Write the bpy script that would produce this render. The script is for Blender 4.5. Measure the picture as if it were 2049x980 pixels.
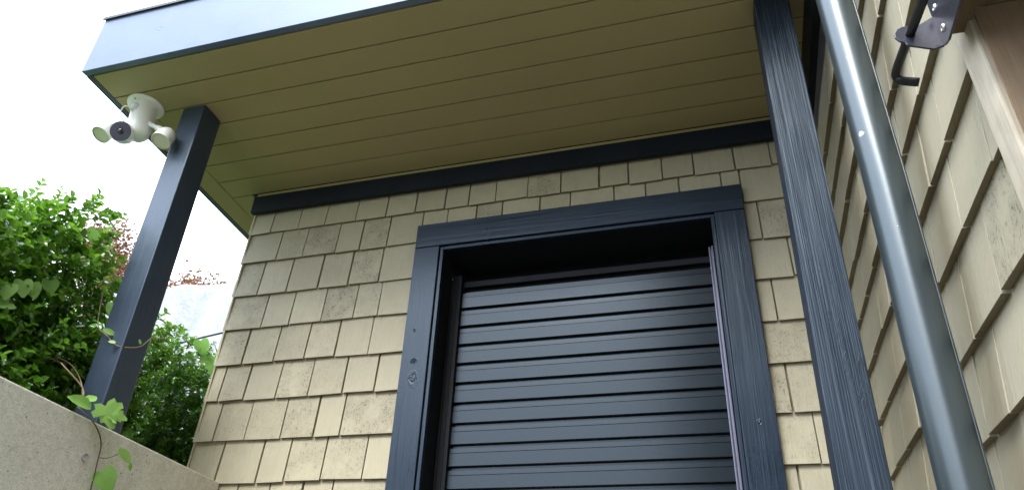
import bpy, bmesh, math, random
import numpy as np
from mathutils import Vector, Matrix
R = math.radians
for o in list(bpy.data.objects): bpy.data.objects.remove(o, do_unlink=True)
scene = bpy.context.scene
COL = scene.collection

# ------------------------------------------------------------------ camera
cam_d = bpy.data.cameras.new('camera'); cam = bpy.data.objects.new('camera', cam_d); COL.objects.link(cam)
cam_d.sensor_fit = 'HORIZONTAL'; cam_d.sensor_width = 36.0
cam_d.lens = 1441.62 / 2049 * 36.0
cam_d.clip_start = 0.02; cam_d.clip_end = 2000
RW = CAMROWS = [(0.95911, 0.28040, 0.03878), (-0.11359, 0.50675, -0.85458), (-0.25927, 0.81523, 0.51788)]
r0, r1, r2 = [Vector(v).normalized() for v in CAMROWS]
M = Matrix(((r0.x, -r1.x, -r2.x, 0.0), (r0.y, -r1.y, -r2.y, -1.9), (r0.z, -r1.z, -r2.z, 1.0), (0, 0, 0, 1)))
cam.matrix_world = M
scene.camera = cam

# ------------------------------------------------------------------ world and sun (bright overcast)
CLOUD = 11.0
SUN_EL, SUN_AZ = 50.0, 190.0          # azimuth measured clockwise from +Y
w = bpy.data.worlds.new('World'); scene.world = w; w.use_nodes = True
nt = w.node_tree; nt.nodes.clear()
out = nt.nodes.new('ShaderNodeOutputWorld'); bg = nt.nodes.new('ShaderNodeBackground')
sky = nt.nodes.new('ShaderNodeTexSky'); sky.sky_type = 'NISHITA'; sky.sun_disc = False
sky.sun_elevation = R(SUN_EL); sky.sun_rotation = R(SUN_AZ)
sky.air_density = 1.0; sky.dust_density = 6.0; sky.ozone_density = 1.0
hs = nt.nodes.new('ShaderNodeHueSaturation'); hs.inputs['Saturation'].default_value = 0.45
nt.links.new(sky.outputs[0], hs.inputs['Color']); # a cloud deck over the clear sky: even grey-white, three times brighter overhead than at the horizon
tcw = nt.nodes.new('ShaderNodeTexCoord'); sx = nt.nodes.new('ShaderNodeSeparateXYZ'); nt.links.new(tcw.outputs['Generated'], sx.inputs[0])
gr = nt.nodes.new('ShaderNodeMath'); gr.operation = 'MULTIPLY_ADD'; gr.use_clamp = True; gr.inputs[1].default_value = 0.667; gr.inputs[2].default_value = 0.333
nt.links.new(sx.outputs['Z'], gr.inputs[0])
cl = nt.nodes.new('ShaderNodeMixRGB'); cl.inputs[0].default_value = 0.8; cl.inputs[2].default_value = (CLOUD * 0.89, CLOUD * 1.0, CLOUD * 1.20, 1)
nt.links.new(hs.outputs[0], cl.inputs[1])
ml = nt.nodes.new('ShaderNodeMixRGB'); ml.blend_type = 'MULTIPLY'; ml.inputs[0].default_value = 1.0
nt.links.new(cl.outputs[0], ml.inputs[1]); nt.links.new(gr.outputs[0], ml.inputs[2])
nt.links.new(ml.outputs[0], bg.inputs['Color'])
bg.inputs['Strength'].default_value = 0.10
nt.links.new(bg.outputs[0], out.inputs[0])
sd = bpy.data.lights.new('sun', 'SUN'); sun = bpy.data.objects.new('sun', sd); COL.objects.link(sun)
sd.energy = 1.0; sd.angle = R(34); sd.color = (1.0, 0.97, 0.92)
az = R(SUN_AZ); el = R(SUN_EL)
sdir = Vector((math.sin(az) * math.cos(el), math.cos(az) * math.cos(el), math.sin(el)))
sun.rotation_euler = (-sdir).to_track_quat('-Z', 'Y').to_euler()
vs = scene.view_settings
vs.view_transform = 'Standard'; vs.look = 'None'; vs.exposure = 2.68; vs.gamma = 1.0
scene.render.engine = 'CYCLES'
scene.cycles.max_bounces = 8; scene.cycles.diffuse_bounces = 5; scene.cycles.transparent_max_bounces = 12

# ------------------------------------------------------------------ material helpers
class N:
    def __init__(s, name):
        s.m = bpy.data.materials.new(name); s.m.use_nodes = True
        s.t = s.m.node_tree; s.b = s.t.nodes['Principled BSDF']
    def n(s, typ, **kw):
        x = s.t.nodes.new('ShaderNode' + typ)
        for k, v in kw.items():
            if hasattr(x, k): setattr(x, k, v)
            else: x.inputs[k].default_value = v
        return x
    def l(s, a, b): s.t.links.new(a, b)
    def coord(s, scale=(1, 1, 1), loc=(0, 0, 0), off=None):
        tc = s.n('TexCoord'); mp = s.n('Mapping'); mp.inputs['Scale'].default_value = scale; mp.inputs['Location'].default_value = loc
        src = tc.outputs['Object']
        if off is not None:
            a = s.n('VectorMath', operation='ADD'); s.l(src, a.inputs[0]); s.l(off, a.inputs[1]); src = a.outputs[0]
        s.l(src, mp.inputs['Vector']); return mp.outputs[0]
    def noise(s, vec, scale, detail=3, rough=0.6, dist=0.0):
        x = s.n('TexNoise'); x.inputs['Scale'].default_value = scale; x.inputs['Detail'].default_value = detail
        x.inputs['Roughness'].default_value = rough; x.inputs['Distortion'].default_value = dist
        s.l(vec, x.inputs['Vector']); return x.outputs['Fac']
    def ramp(s, fac, a, b, ca=(0, 0, 0, 1), cb=(1, 1, 1, 1)):
        x = s.n('ValToRGB'); e = x.color_ramp.elements
        e[0].position = a; e[1].position = b; e[0].color = ca; e[1].color = cb
        s.l(fac, x.inputs[0]); return x.outputs['Color']
    def math(s, op, a, b=None, c=None):
        x = s.n('Math', operation=op)
        for i, v in enumerate((a, b, c)):
            if v is None: continue
            if hasattr(v, 'links'): s.l(v, x.inputs[i])
            else: x.inputs[i].default_value = v
        return x.outputs[0]
    def mix(s, fac, a, b, mode='MIX'):
        x = s.n('MixRGB', blend_type=mode)
        for k, v in ((0, fac), (1, a), (2, b)):
            if hasattr(v, 'links'): s.l(v, x.inputs[k])
            elif k == 0: x.inputs[0].default_value = v
            else: x.inputs[k].default_value = (*v, 1) if len(v) == 3 else v
        return x.outputs[0]
    def bump(s, h, strength, dist, normal=None):
        x = s.n('Bump'); x.inputs['Strength'].default_value = strength; x.inputs['Distance'].default_value = dist
        s.l(h, x.inputs['Height'])
        if normal is not None: s.l(normal, x.inputs['Normal'])
        return x.outputs[0]
    def attr(s, name):
        x = s.n('Attribute'); x.attribute_name = name; return x
    def fin(s, color=None, rough=None, normal=None, **kw):
        b = s.b
        for k, v in (('Base Color', color), ('Roughness', rough), ('Normal', normal)):
            if v is None: continue
            if hasattr(v, 'links'): s.l(v, b.inputs[k])
            elif k == 'Base Color': b.inputs[k].default_value = (*v, 1)
            else: b.inputs[k].default_value = v
        for k, v in kw.items(): b.inputs[k.replace('_', ' ')].default_value = v
        return s.m

def mat_shingle():
    s = N('painted cedar shingle')
    rnd = s.attr('rnd'); st = s.attr('stain')
    cx = s.n('CombineXYZ'); k = s.math('MULTIPLY', rnd.outputs['Fac'], 37.0)
    s.l(k, cx.inputs[0]); s.l(k, cx.inputs[1]); s.l(k, cx.inputs[2]); off = cx.outputs[0]
    grain = s.noise(s.coord((1, 1, 0.035), off=off), 260, 4, 0.65, 0.3)
    blot = s.noise(s.coord(off=off), 7, 4, 0.6)
    spk = s.noise(s.coord((1, 1, 0.7), off=off), 210, 3, 0.75)
    spk2 = s.noise(s.coord((1, 1, 0.45), off=off), 120, 3, 0.7)
    area = s.noise(s.coord(off=off), 17, 3, 0.6)
    base = s.mix(rnd.outputs['Fac'], (0.365, 0.328, 0.228), (0.450, 0.408, 0.288))
    base = s.mix(s.ramp(blot, 0.35, 0.75), base, (0.37, 0.335, 0.235))
    base = s.mix(s.math('MULTIPLY', s.ramp(grain, 0.55, 0.8), 0.25), base, (0.25, 0.22, 0.14))
    # mildew: grey film where the stain attribute says, plus pin-point speckle
    film = s.math('MULTIPLY', st.outputs['Fac'], s.ramp(area, 0.38, 0.62))
    base = s.mix(s.math('MULTIPLY', film, 0.26), base, (0.15, 0.135, 0.085))
    sp = s.math('MULTIPLY', s.ramp(spk, 0.56, 0.62), s.math('MINIMUM', s.math('ADD', s.math('MULTIPLY', film, 1.2), 0.0), 1.0))
    base = s.mix(s.math('MULTIPLY', sp, 0.8), base, (0.045, 0.04, 0.028))
    sp2 = s.math('MULTIPLY', s.ramp(spk2, 0.62, 0.70), s.math('ADD', s.math('MULTIPLY', st.outputs['Fac'], 0.5), 0.10))
    base = s.mix(sp2, base, (0.07, 0.062, 0.04))
    base = s.mix(s.math('MULTIPLY', s.attr('end_grain_shade').outputs['Fac'], 0.8), base, (0.16, 0.125, 0.07))      # dirty end grain, plus painted-in shade under the butts
    g2 = s.noise(s.coord((1, 1, 0.04), off=off), 95, 3, 0.6, 0.4)
    base = s.mix(s.math('MULTIPLY', s.ramp(g2, 0.56, 0.72), 0.22), base, (0.24, 0.215, 0.15))
    nrm = s.bump(grain, 0.7, 0.0013)
    nrm = s.bump(g2, 0.5, 0.002, nrm)
    nrm = s.bump(s.noise(s.coord(off=off), 24, 3), 0.25, 0.004, nrm)
    nrm = s.bump(spk2, 0.2, 0.001, nrm)
    return s.fin(base, 0.62, nrm, Specular_IOR_Level=0.35)

def mat_navy(name, ax='z', base=(0.030, 0.042, 0.066), grain=0.35, rough=0.42, comb=False, knots=(), spec=0.5):
    s = N(name)
    sc = {'z': (1, 1, 0.03), 'x': (0.03, 1, 1), 'y': (1, 0.03, 1)}[ax]
    g = s.noise(s.coord(sc), 190, 4, 0.7, 0.4)
    g2 = s.noise(s.coord(sc), 45, 3, 0.6, 0.8)
    bl = s.noise(s.coord(), 5, 4, 0.65)
    chips = s.noise(s.coord((1, 1, 0.6)), 75, 5, 0.75)
    c = s.mix(s.ramp(bl, 0.3, 0.7), base, tuple(v * 1.35 + 0.002 for v in base))
    c = s.mix(s.math('MULTIPLY', s.ramp(chips, 0.74, 0.78), 0.5), c, (0.16, 0.17, 0.19))
    nrm = s.bump(g, grain, 0.0012)
    nrm = s.bump(g2, grain * 0.8, 0.003, nrm)
    if comb:
        sc2 = tuple(v * (0.12 if v < 1 else 1) for v in sc)
        cg = s.noise(s.coord(sc2), 310, 2, 0.55)
        lf = s.noise(s.coord((1, 1, 0.1)), 14, 2, 0.5)
        h = s.math('MULTIPLY', s.ramp(cg, 0.40, 0.56), s.ramp(lf, 0.35, 0.6, (0.15, 0.15, 0.15, 1)))
        nrm = s.bump(h, 0.9, 0.0016, nrm)
        c = s.mix(s.math('MULTIPLY', s.ramp(cg, 0.34, 0.46, (1, 1, 1, 1), (0, 0, 0, 1)), 0.6), c, tuple(v * 0.35 for v in base))
        c = s.mix(s.math('MULTIPLY', s.ramp(cg, 0.58, 0.70), 0.38), c, (0.17, 0.20, 0.25))
        rp = s.noise(s.coord((1, 1, 0.25)), 110, 4, 0.8)
        msk = s.noise(s.coord((1, 1, 0.25)), 9, 2, 0.5)
        nrm = s.bump(s.math('MULTIPLY', s.ramp(rp, 0.55, 0.7), s.ramp(msk, 0.60, 0.68)), 0.6, 0.003, nrm)
    for (kx, kz, sx, sz, amp) in knots:      # growth rings round a knot that telegraph through the paint
        tc = s.n('TexCoord'); mp = s.n('Mapping', vector_type='POINT')
        mp.inputs['Scale'].default_value = (1 / sx, 0.0, 1 / sz); mp.inputs['Location'].default_value = (-kx / sx, 0, -kz / sz)
        s.l(tc.outputs['Object'], mp.inputs['Vector'])
        ln = s.n('VectorMath', operation='LENGTH'); s.l(mp.outputs[0], ln.inputs[0])
        d = s.math('ADD', ln.outputs['Value'], s.math('MULTIPLY', s.noise(s.coord(), 45, 4), 0.95))
        ring = s.math('SINE', s.math('MULTIPLY', d, 15.0))
        fall = s.ramp(d, 0.7, 1.7, (1, 1, 1, 1), (0, 0, 0, 1))
        nrm = s.bump(s.math('MULTIPLY', ring, fall), 0.6 * amp, 0.0035, nrm)
        core = s.math('MULTIPLY', s.ramp(d, 0.75, 1.3, (1, 1, 1, 1), (0, 0, 0, 1)), s.ramp(s.noise(s.coord((0.35, 1, 1)), 150, 3), 0.38, 0.55))
        c = s.mix(s.math('MULTIPLY', core, 0.85 * min(amp, 1.0)), c, tuple(v * 0.22 for v in base))
    rg = s.ramp(bl, 0.2, 0.8, (rough - .06,) * 3 + (1,), (rough + .10,) * 3 + (1,))
    s.b.inputs['Specular Tint'].default_value = (0.75, 0.90, 1.0, 1)
    return s.fin(c, rg, nrm, Specular_IOR_Level=spec)

def mat_soffit():
    s = N('olive painted soffit board')
    bl = s.noise(s.coord(), 3, 3); fine = s.noise(s.coord((0.2, 1, 1)), 400, 3, 0.7)
    c = s.mix(s.ramp(bl, 0.3, 0.7), (0.315, 0.262, 0.130), (0.345, 0.288, 0.145))
    c = s.mix(s.math('MULTIPLY', s.ramp(s.noise(s.coord(), 180, 2), 0.70, 0.74), 0.4), c, (0.12, 0.10, 0.05))
    return s.fin(c, 0.5, s.bump(fine, 0.12, 0.0006), Specular_IOR_Level=0.35)

def mat_concrete():
    s = N('cast concrete')
    a = s.noise(s.coord(), 3.5, 5, 0.65); b = s.noise(s.coord(), 60, 5, 0.7); st = s.noise(s.coord((1, 1, 0.12)), 9, 4, 0.6)
    c = s.mix(s.ramp(a, 0.3, 0.7), (0.60, 0.58, 0.49), (0.70, 0.68, 0.59))
    c = s.mix(s.math('MULTIPLY', s.ramp(st, 0.56, 0.76), 0.4), c, (0.30, 0.295, 0.25))
    c = s.mix(s.math('MULTIPLY', s.ramp(b, 0.4, 0.7), 0.35), c, (0.28, 0.27, 0.22))
    v = s.n('TexVoronoi'); v.inputs['Scale'].default_value = 95; v.inputs['Randomness'].default_value = 1
    s.l(s.coord(), v.inputs['Vector'])
    big = s.noise(s.coord(), 42, 2)
    hole = s.math('MULTIPLY', s.ramp(v.outputs['Distance'], 0.16, 0.30, (1, 1, 1, 1), (0, 0, 0, 1)), s.ramp(big, 0.55, 0.64))
    c = s.mix(s.math('MULTIPLY', hole, 0.8), c, (0.07, 0.065, 0.05))
    c = s.mix(s.math('MULTIPLY', s.ramp(s.noise(s.coord((1, 1, .5)), 5.5, 5, .7), 0.55, 0.68), 0.32), c, (0.33, 0.325, 0.28))
    v2 = s.n('TexVoronoi'); v2.inputs['Scale'].default_value = 330
    s.l(s.coord(), v2.inputs['Vector'])
    sand = s.ramp(v2.outputs['Distance'], 0.15, 0.5)
    c = s.mix(0.3, c, s.mix(1.0, c, sand, 'MULTIPLY'))
    nrm = s.bump(b, 0.45, 0.003); nrm = s.bump(hole, -0.8, 0.003, nrm); nrm = s.bump(sand, 0.3, 0.001, nrm)
    return s.fin(c, 0.85, nrm, Specular_IOR_Level=0.25)

def mat_leaf(name, dark, mid, light, rough=0.28, trans=0.25, spec=0.5):
    s = N(name); rnd = s.attr('rnd').outputs['Fac']
    x = s.n('ValToRGB'); e = x.color_ramp.elements
    e[0].color = (*dark, 1); e[1].color = (*light, 1); e[1].position = 1.0
    m = e.new(0.55); m.color = (*mid, 1); s.l(rnd, x.inputs[0])
    c = x.outputs['Color']
    c = s.mix(s.math('MULTIPLY', s.ramp(s.noise(s.coord(), 60, 2), 0.4, 0.7), 0.3), c, dark)
    s.fin(c, rough, None, Specular_IOR_Level=spec)
    tr = s.n('BsdfTranslucent'); s.l(s.mix(0.5, c, (light[0] * 1.4, light[1] * 1.6, light[2])), tr.inputs[0])
    mx = s.n('MixShader'); mx.inputs[0].default_value = trans
    s.l(s.b.outputs[0], mx.inputs[1]); s.l(tr.outputs[0], mx.inputs[2])
    s.l(mx.outputs[0], s.t.nodes['Material Output'].inputs[0])
    return s.m

def mat_simple(name, col, rough=0.5, metal=0.0, bumps=0.0, bscale=80, spec=0.5, var=0.12, coat=0.0, tint=(1, 1, 1)):
    s = N(name)
    n = s.noise(s.coord(), bscale * 0.2, 4, 0.65)
    c = s.mix(s.ramp(n, 0.3, 0.7), tuple(v * (1 - var) for v in col), tuple(min(1, v * (1 + var)) for v in col))
    nr = s.bump(s.noise(s.coord(), bscale, 4, 0.7), bumps, 0.001) if bumps else None
    s.b.inputs['Specular Tint'].default_value = (*tint, 1)
    return s.fin(c, rough, nr, Metallic=metal, Specular_IOR_Level=spec, Coat_Weight=coat)

def mat_wood(name, c1, c2, ax, rough=0.7):
    s = N(name)
    sc = {'z': (1, 1, 0.05), 'x': (0.05, 1, 1), 'y': (1, 0.05, 1)}[ax]
    g = s.noise(s.coord(sc), 90, 5, 0.7, 0.6); bl = s.noise(s.coord(), 9, 4, 0.6); fine = s.noise(s.coord(sc), 350, 3, 0.7)
    c = s.mix(s.ramp(g, 0.3, 0.7), c1, c2)
    c = s.mix(s.math('MULTIPLY', s.ramp(bl, 0.5, 0.75), 0.45), c, tuple(v * 0.5 for v in c1))
    nrm = s.bump(g, 0.5, 0.002); nrm = s.bump(fine, 0.4, 0.001, nrm)
    return s.fin(c, rough, nrm, Specular_IOR_Level=0.3)

def mat_pipe():
    s = N('dark green painted downpipe')
    bl = s.noise(s.coord((1, 1, 0.3)), 14, 3, 0.6); sp = s.noise(s.coord(), 120, 3, 0.8)
    c = s.mix(s.ramp(bl, 0.3, 0.7), (0.045, 0.062, 0.070), (0.054, 0.072, 0.080))
    c = s.mix(s.math('MULTIPLY', s.ramp(sp, 0.76, 0.79), 0.7), c, (0.25, 0.26, 0.24))
    for (px_, py_, pz_, r_) in ((0.262, -0.874, 1.785, 0.007), (0.258, -0.868, 1.40, 0.0022), (0.27, -0.881, 1.95, 0.0018), (0.275, -0.882, 1.60, 0.0016)):
        tc = s.n('TexCoord'); sb = s.n('VectorMath', operation='SUBTRACT'); s.l(tc.outputs['Object'], sb.inputs[0]); sb.inputs[1].default_value = (px_, py_, pz_)
        ln = s.n('VectorMath', operation='LENGTH'); s.l(sb.outputs[0], ln.inputs[0])
        dd = s.math('MULTIPLY_ADD', s.noise(s.coord(), 160, 3), r_ * 1.6, ln.outputs['Value'])
        c = s.mix(s.math('MULTIPLY', s.math('LESS_THAN', dd, r_ * 1.45), 0.8), c, (0.42, 0.41, 0.38))
    nrm = s.bump(s.noise(s.coord((1, 1, .4)), 30, 2), 0.06, 0.002); nrm = s.bump(sp, 0.12, 0.0006, nrm)
    rg = s.ramp(bl, 0.2, 0.8, (0.29,) * 3 + (1,), (0.33,) * 3 + (1,))
    return s.fin(c, rg, nrm, Specular_IOR_Level=1.0, Metallic=0.45)

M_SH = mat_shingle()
M_CORE = mat_simple('painted undercourse', (0.33, 0.29, 0.195), 0.7, 0, 0.3, 120)
M_POST1 = mat_navy('navy painted post', 'z', (0.026, 0.038, 0.060), 0.55, 0.33)
M_POST2 = mat_navy('navy painted resawn post', 'z', (0.009, 0.016, 0.028), 0.5, 0.42, comb=True)
M_CASV = mat_navy('navy painted casing', 'z', (0.0055, 0.011, 0.023), 0.45, 0.29,
                  knots=((-0.893, 1.822, 0.028, 0.017, 1.0), (-0.890, 1.765, 0.030, 0.055, 0.55), (-0.903, 1.925, 0.012, 0.014, 0.6), (0.078, 1.583, 0.012, 0.016, 0.6)))
M_CASH = mat_navy('navy painted head casing', 'x', (0.0055, 0.011, 0.023), 0.30, 0.30)
M_FRIEZE = mat_navy('navy painted frieze', 'x', (0.006, 0.008, 0.013), 0.2, 0.5, spec=0.25)
M_FRIEZEY = mat_navy('navy painted side frieze', 'y', (0.004, 0.005, 0.008), 0.2, 0.5, spec=0.2)
M_FASC = mat_navy('weathered blue fascia with sky glare', 'x', (0.085, 0.115, 0.185), 0.10, 0.42, spec=0.45,
                  knots=((-1.820, 2.74, 0.026, 0.008, 0.35), (-1.822, 2.66, 0.026, 0.008, 0.35), (-1.60, 2.735, 0.05, 0.03, 0.25)))  # base paler than the navy trim: sky glare put into the colour
M_SOF = mat_soffit(); M_CON = mat_concrete(); M_PIPE = mat_pipe()
M_SHUT = mat_simple('charcoal coated aluminium slats', (0.006, 0.010, 0.014), 0.20, 0.0, 0.05, 300, 0.52, 0.05, tint=(0.80, 0.92, 1.0))
M_GUIDE = mat_simple('shutter rail with sky glare', (0.20, 0.20, 0.26), 0.24, 0.6, 0.0, 100, 0.8, 0.05)
M_BLACK = mat_simple('shade black', (0.008, 0.009, 0.013), 0.6, 0, 0.2, 120, 0.25)  # near-black stands in for the shade inside the navy reveal
M_DRIP = mat_simple('dark metal flashing', (0.03, 0.03, 0.035), 0.4, 0.6)
M_WHITE = mat_simple('white plastic', (0.78, 0.79, 0.76), 0.35, 0, 0, 50, 0.5, 0.02)
M_CREAM = mat_simple('frosted lamp diffuser', (0.78, 0.75, 0.62), 0.45, 0, 0, 50, 0.4, 0.02)
M_PIR = mat_simple('milky sensor dome', (0.70, 0.72, 0.74), 0.12, 0, 0, 50, 0.6, 0.02)
M_LENS = mat_simple('dark camera face', (0.045, 0.043, 0.07), 0.30, 0, 0, 50, 0.5, 0.03)
M_GLASS = mat_simple('black lens glass', (0.006, 0.006, 0.009), 0.08, 0, 0, 50, 0.8, 0)
M_IRON = mat_simple('black lacquered steel', (0.012, 0.013, 0.016), 0.30, 0.3, 0.15, 200, 0.6)
M_BRK = mat_simple('black powder coated plate', (0.035, 0.038, 0.055), 0.30, 0.2, 0.25, 260, 0.6)
M_SCREW = mat_simple('zinc screw head', (0.6, 0.6, 0.55), 0.3, 0.9)
M_CEDAR = mat_wood('stained cedar', (0.24, 0.165, 0.10), (0.33, 0.235, 0.15), 'z')
M_CEDARH = mat_wood('stained cedar head', (0.13, 0.088, 0.045), (0.20, 0.14, 0.075), 'y')
M_PALE = mat_wood('weathered beige painted board', (0.46, 0.40, 0.29), (0.66, 0.59, 0.46), 'z')
M_PAVE = mat_simple('dark paving', (0.085, 0.082, 0.072), 0.85, 0, 0.4, 40)  # unseen paving, colour darkened to cut bounce light from below
M_SOIL = mat_simple('soil and mulch', (0.055, 0.045, 0.028), 0.95, 0, 0.8, 60, 0.2, 0.4)
M_GRASS = mat_simple('lawn', (0.06, 0.10, 0.03), 0.95, 0, 0.8, 60, 0.2, 0.4)
M_BOX = mat_leaf('box leaf', (0.014, 0.056, 0.007), (0.070, 0.19, 0.020), (0.26, 0.47, 0.055), 0.15, 0.30, 0.9)
M_BOX2 = mat_leaf('far box leaf', (0.014, 0.050, 0.008), (0.042, 0.125, 0.016), (0.16, 0.32, 0.040), 0.36, 0.28, 0.45)
M_VINE = mat_leaf('vine leaf', (0.13, 0.27, 0.06), (0.21, 0.40, 0.095), (0.30, 0.49, 0.14), 0.42, 0.35, 0.3)
M_MAPLE = mat_leaf('rust maple leaf', (0.09, 0.035, 0.018), (0.18, 0.075, 0.035), (0.28, 0.13, 0.065), 0.5, 0.25, 0.3)
M_TWIG = mat_simple('tan twig', (0.20, 0.15, 0.08), 0.7, 0, 0.3, 150)
M_STEM = mat_simple('reddish vine stem', (0.07, 0.035, 0.025), 0.6, 0, 0.3, 150)
M_TRUNK = mat_simple('dark bark', (0.06, 0.045, 0.035), 0.9, 0, 0.8, 60)
s = N('white tarpaulin')
s.fin(s.mix(s.ramp(s.noise(s.coord(), 3, 4), 0.3, 0.7), (0.125, 0.14, 0.15), (0.16, 0.17, 0.175)), 0.5, s.bump(s.noise(s.coord(), 6, 3), 0.4, 0.05))
M_TARP = s.m

# ------------------------------------------------------------------ object helpers
def props(o, label=None, cat=None, group=None, kind=None):
    for k, v in (('label', label), ('category', cat), ('group', group), ('kind', kind)):
        if v: o[k] = v
    return o
def thing(name, label, cat, loc, group=None):
    o = bpy.data.objects.new(name, None); o.empty_display_size = 0.1; COL.objects.link(o); o.location = loc
    return props(o, label, cat, group)
def wloc(o):
    v = Vector(o.location)
    while o.parent: o = o.parent; v += Vector(o.location)
    return v
def link(name, me, mat, parent=None, bevel=0.0, smooth=False, label=None, seg=2):
    o = bpy.data.objects.new(name, me); COL.objects.link(o)
    if mat is not None and not me.materials: me.materials.append(mat)
    if parent is not None:
        o.parent = parent; o.location = -wloc(parent)
    if bevel:
        b = o.modifiers.new('bevel', 'BEVEL'); b.width = bevel; b.segments = seg; b.limit_method = 'ANGLE'
    if smooth:
        for p in me.polygons: p.use_smooth = True
    if label: o['label'] = label
    return o
class MB:
    def __init__(s): s.v = []; s.f = []; s.r = []; s.st = []
    def hexa(s, p, r=0, st=0):
        """p: 8 points, 0-3 one face loop, 4-7 the opposite loop in the same order"""
        i = len(s.v); s.v += [tuple(q) for q in p]
        fs = [(0, 1, 2, 3), (7, 6, 5, 4), (0, 4, 5, 1), (1, 5, 6, 2), (2, 6, 7, 3), (3, 7, 4, 0)]
        for f in fs: s.f.append(tuple(i + k for k in f)); s.r.append(r); s.st.append(st)
    def box(s, x0, x1, y0, y1, z0, z1, dx=0.0):
        """dx: x shift of the top against the bottom"""
        s.hexa([(x0, y0, z0), (x0, y1, z0), (x1, y1, z0), (x1, y0, z0), (x0 + dx, y0, z1), (x0 + dx, y1, z1), (x1 + dx, y1, z1), (x1 + dx, y0, z1)])
    def tube(s, pts, rad, seg=8, cap=True):
        pts = [Vector(p) for p in pts]; n = len(pts)
        rads = rad if isinstance(rad, (list, tuple)) else [rad] * n
        base = len(s.v); up = Vector((0.31, 0.17, 0.93)).normalized()
        for k, p in enumerate(pts):
            t = (pts[min(k + 1, n - 1)] - pts[max(k - 1, 0)]).normalized()
            if k == 0:
                a = t.cross(up)
                if a.length < 0.1: a = t.cross(Vector((1, 0, 0)))
            else: a = a - t * a.dot(t)
            a.normalize(); b = t.cross(a)
            for j in range(seg):
                an = 2 * math.pi * j / seg
                s.v.append(tuple(p + (a * math.cos(an) + b * math.sin(an)) * rads[k]))
        for k in range(n - 1):
            for j in range(seg):
                q = (base + k * seg + j, base + k * seg + (j + 1) % seg, base + (k + 1) * seg + (j + 1) % seg, base + (k + 1) * seg + j)
                s.f.append(q); s.r.append(0); s.st.append(0)
        if cap:
            s.f.append(tuple(base + j for j in reversed(range(seg)))); s.f.append(tuple(base + (n - 1) * seg + j for j in range(seg)))
            s.r += [0, 0]; s.st += [0, 0]
    def lathe(s, origin, axis, prof, seg=32):
        """prof: (distance along axis, radius)"""
        o = Vector(origin); t = Vector(axis).normalized()
        a = t.cross(Vector((0.2, 0.3, 0.93))).normalized(); b = t.cross(a); base = len(s.v)
        for d, r in prof:
            for j in range(seg):
                an = 2 * math.pi * j / seg
                s.v.append(tuple(o + t * d + (a * math.cos(an) + b * math.sin(an)) * max(r, 1e-5)))
        for k in range(len(prof) - 1):
            for j in range(seg):
                s.f.append((base + k * seg + j, base + k * seg + (j + 1) % seg, base + (k + 1) * seg + (j + 1) % seg, base + (k + 1) * seg + j)); s.r.append(0); s.st.append(0)
    def mesh(s, name, attrs=False):
        me = bpy.data.meshes.new(name); me.from_pydata(s.v, [], s.f)
        bm = bmesh.new(); bm.from_mesh(me); bmesh.ops.recalc_face_normals(bm, faces=bm.faces); bm.to_mesh(me); bm.free()
        if attrs:
            a = me.attributes.new('rnd', 'FLOAT', 'FACE'); a.data.foreach_set('value', np.array(s.r, dtype=np.float32))
            a = me.attributes.new('stain', 'FLOAT', 'FACE'); a.data.foreach_set('value', np.array(s.st, dtype=np.float32))
        a = me.attributes.new('end_grain_shade', 'FLOAT', 'FACE'); a.data.foreach_set('value', (np.arange(len(s.f)) % 6 == 0).astype(np.float32))
        me.update(); return me
    def build(s, name, mat, parent=None, **kw):
        at = kw.pop('attrs', False)
        return link(name, s.mesh(name, at), mat, parent, **kw)
def catmull(pts, n=6):
    P = [Vector(p) for p in pts]; P = [P[0] * 2 - P[1]] + P + [P[-1] * 2 - P[-2]]; o = []
    for i in range(1, len(P) - 2):
        for k in range(n):
            t = k / n
            o.append(0.5 * ((2 * P[i]) + (P[i + 1] - P[i - 1]) * t + (2 * P[i - 1] - 5 * P[i] + 4 * P[i + 1] - P[i + 2]) * t * t + (3 * P[i] - P[i - 1] - 3 * P[i + 1] + P[i + 2]) * t ** 3))
    o.append(P[-2]); return o

# ------------------------------------------------------------------ the setting
b = MB(); b.box(-1.5, 12, -14, 0.02, -0.2, 0.0); props(b.build('paving', M_PAVE), kind='structure')
b = MB(); b.box(-200, 200, -200, 200, -0.6, -0.25); props(b.build('ground', M_GRASS), kind='structure')
b = MB(); b.box(-4.0, -1.7, -14, 2.8, -0.2, 1.36); props(b.build('planting_bed', M_SOIL), kind='structure')
b = MB(); b.box(-60, -4.0, -14, 40, -0.2, 1.30); b.box(-4.0, -1.66, 2.8, 40, -0.2, 1.30); props(b.build('upper_lawn', M_GRASS), kind='structure')

# ------------------------------------------------------------------ house
ZS, SL = 2.5637, 0.068                     # soffit height at the wall and its rise towards the front
def zs(y): return ZS - SL * y
house = thing('house', 'beige shingled house with navy trim, slatted window shutter and overhanging flat roof', 'house', (-0.6, 0.4, 0.0))
rng = random.Random(7)

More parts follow.
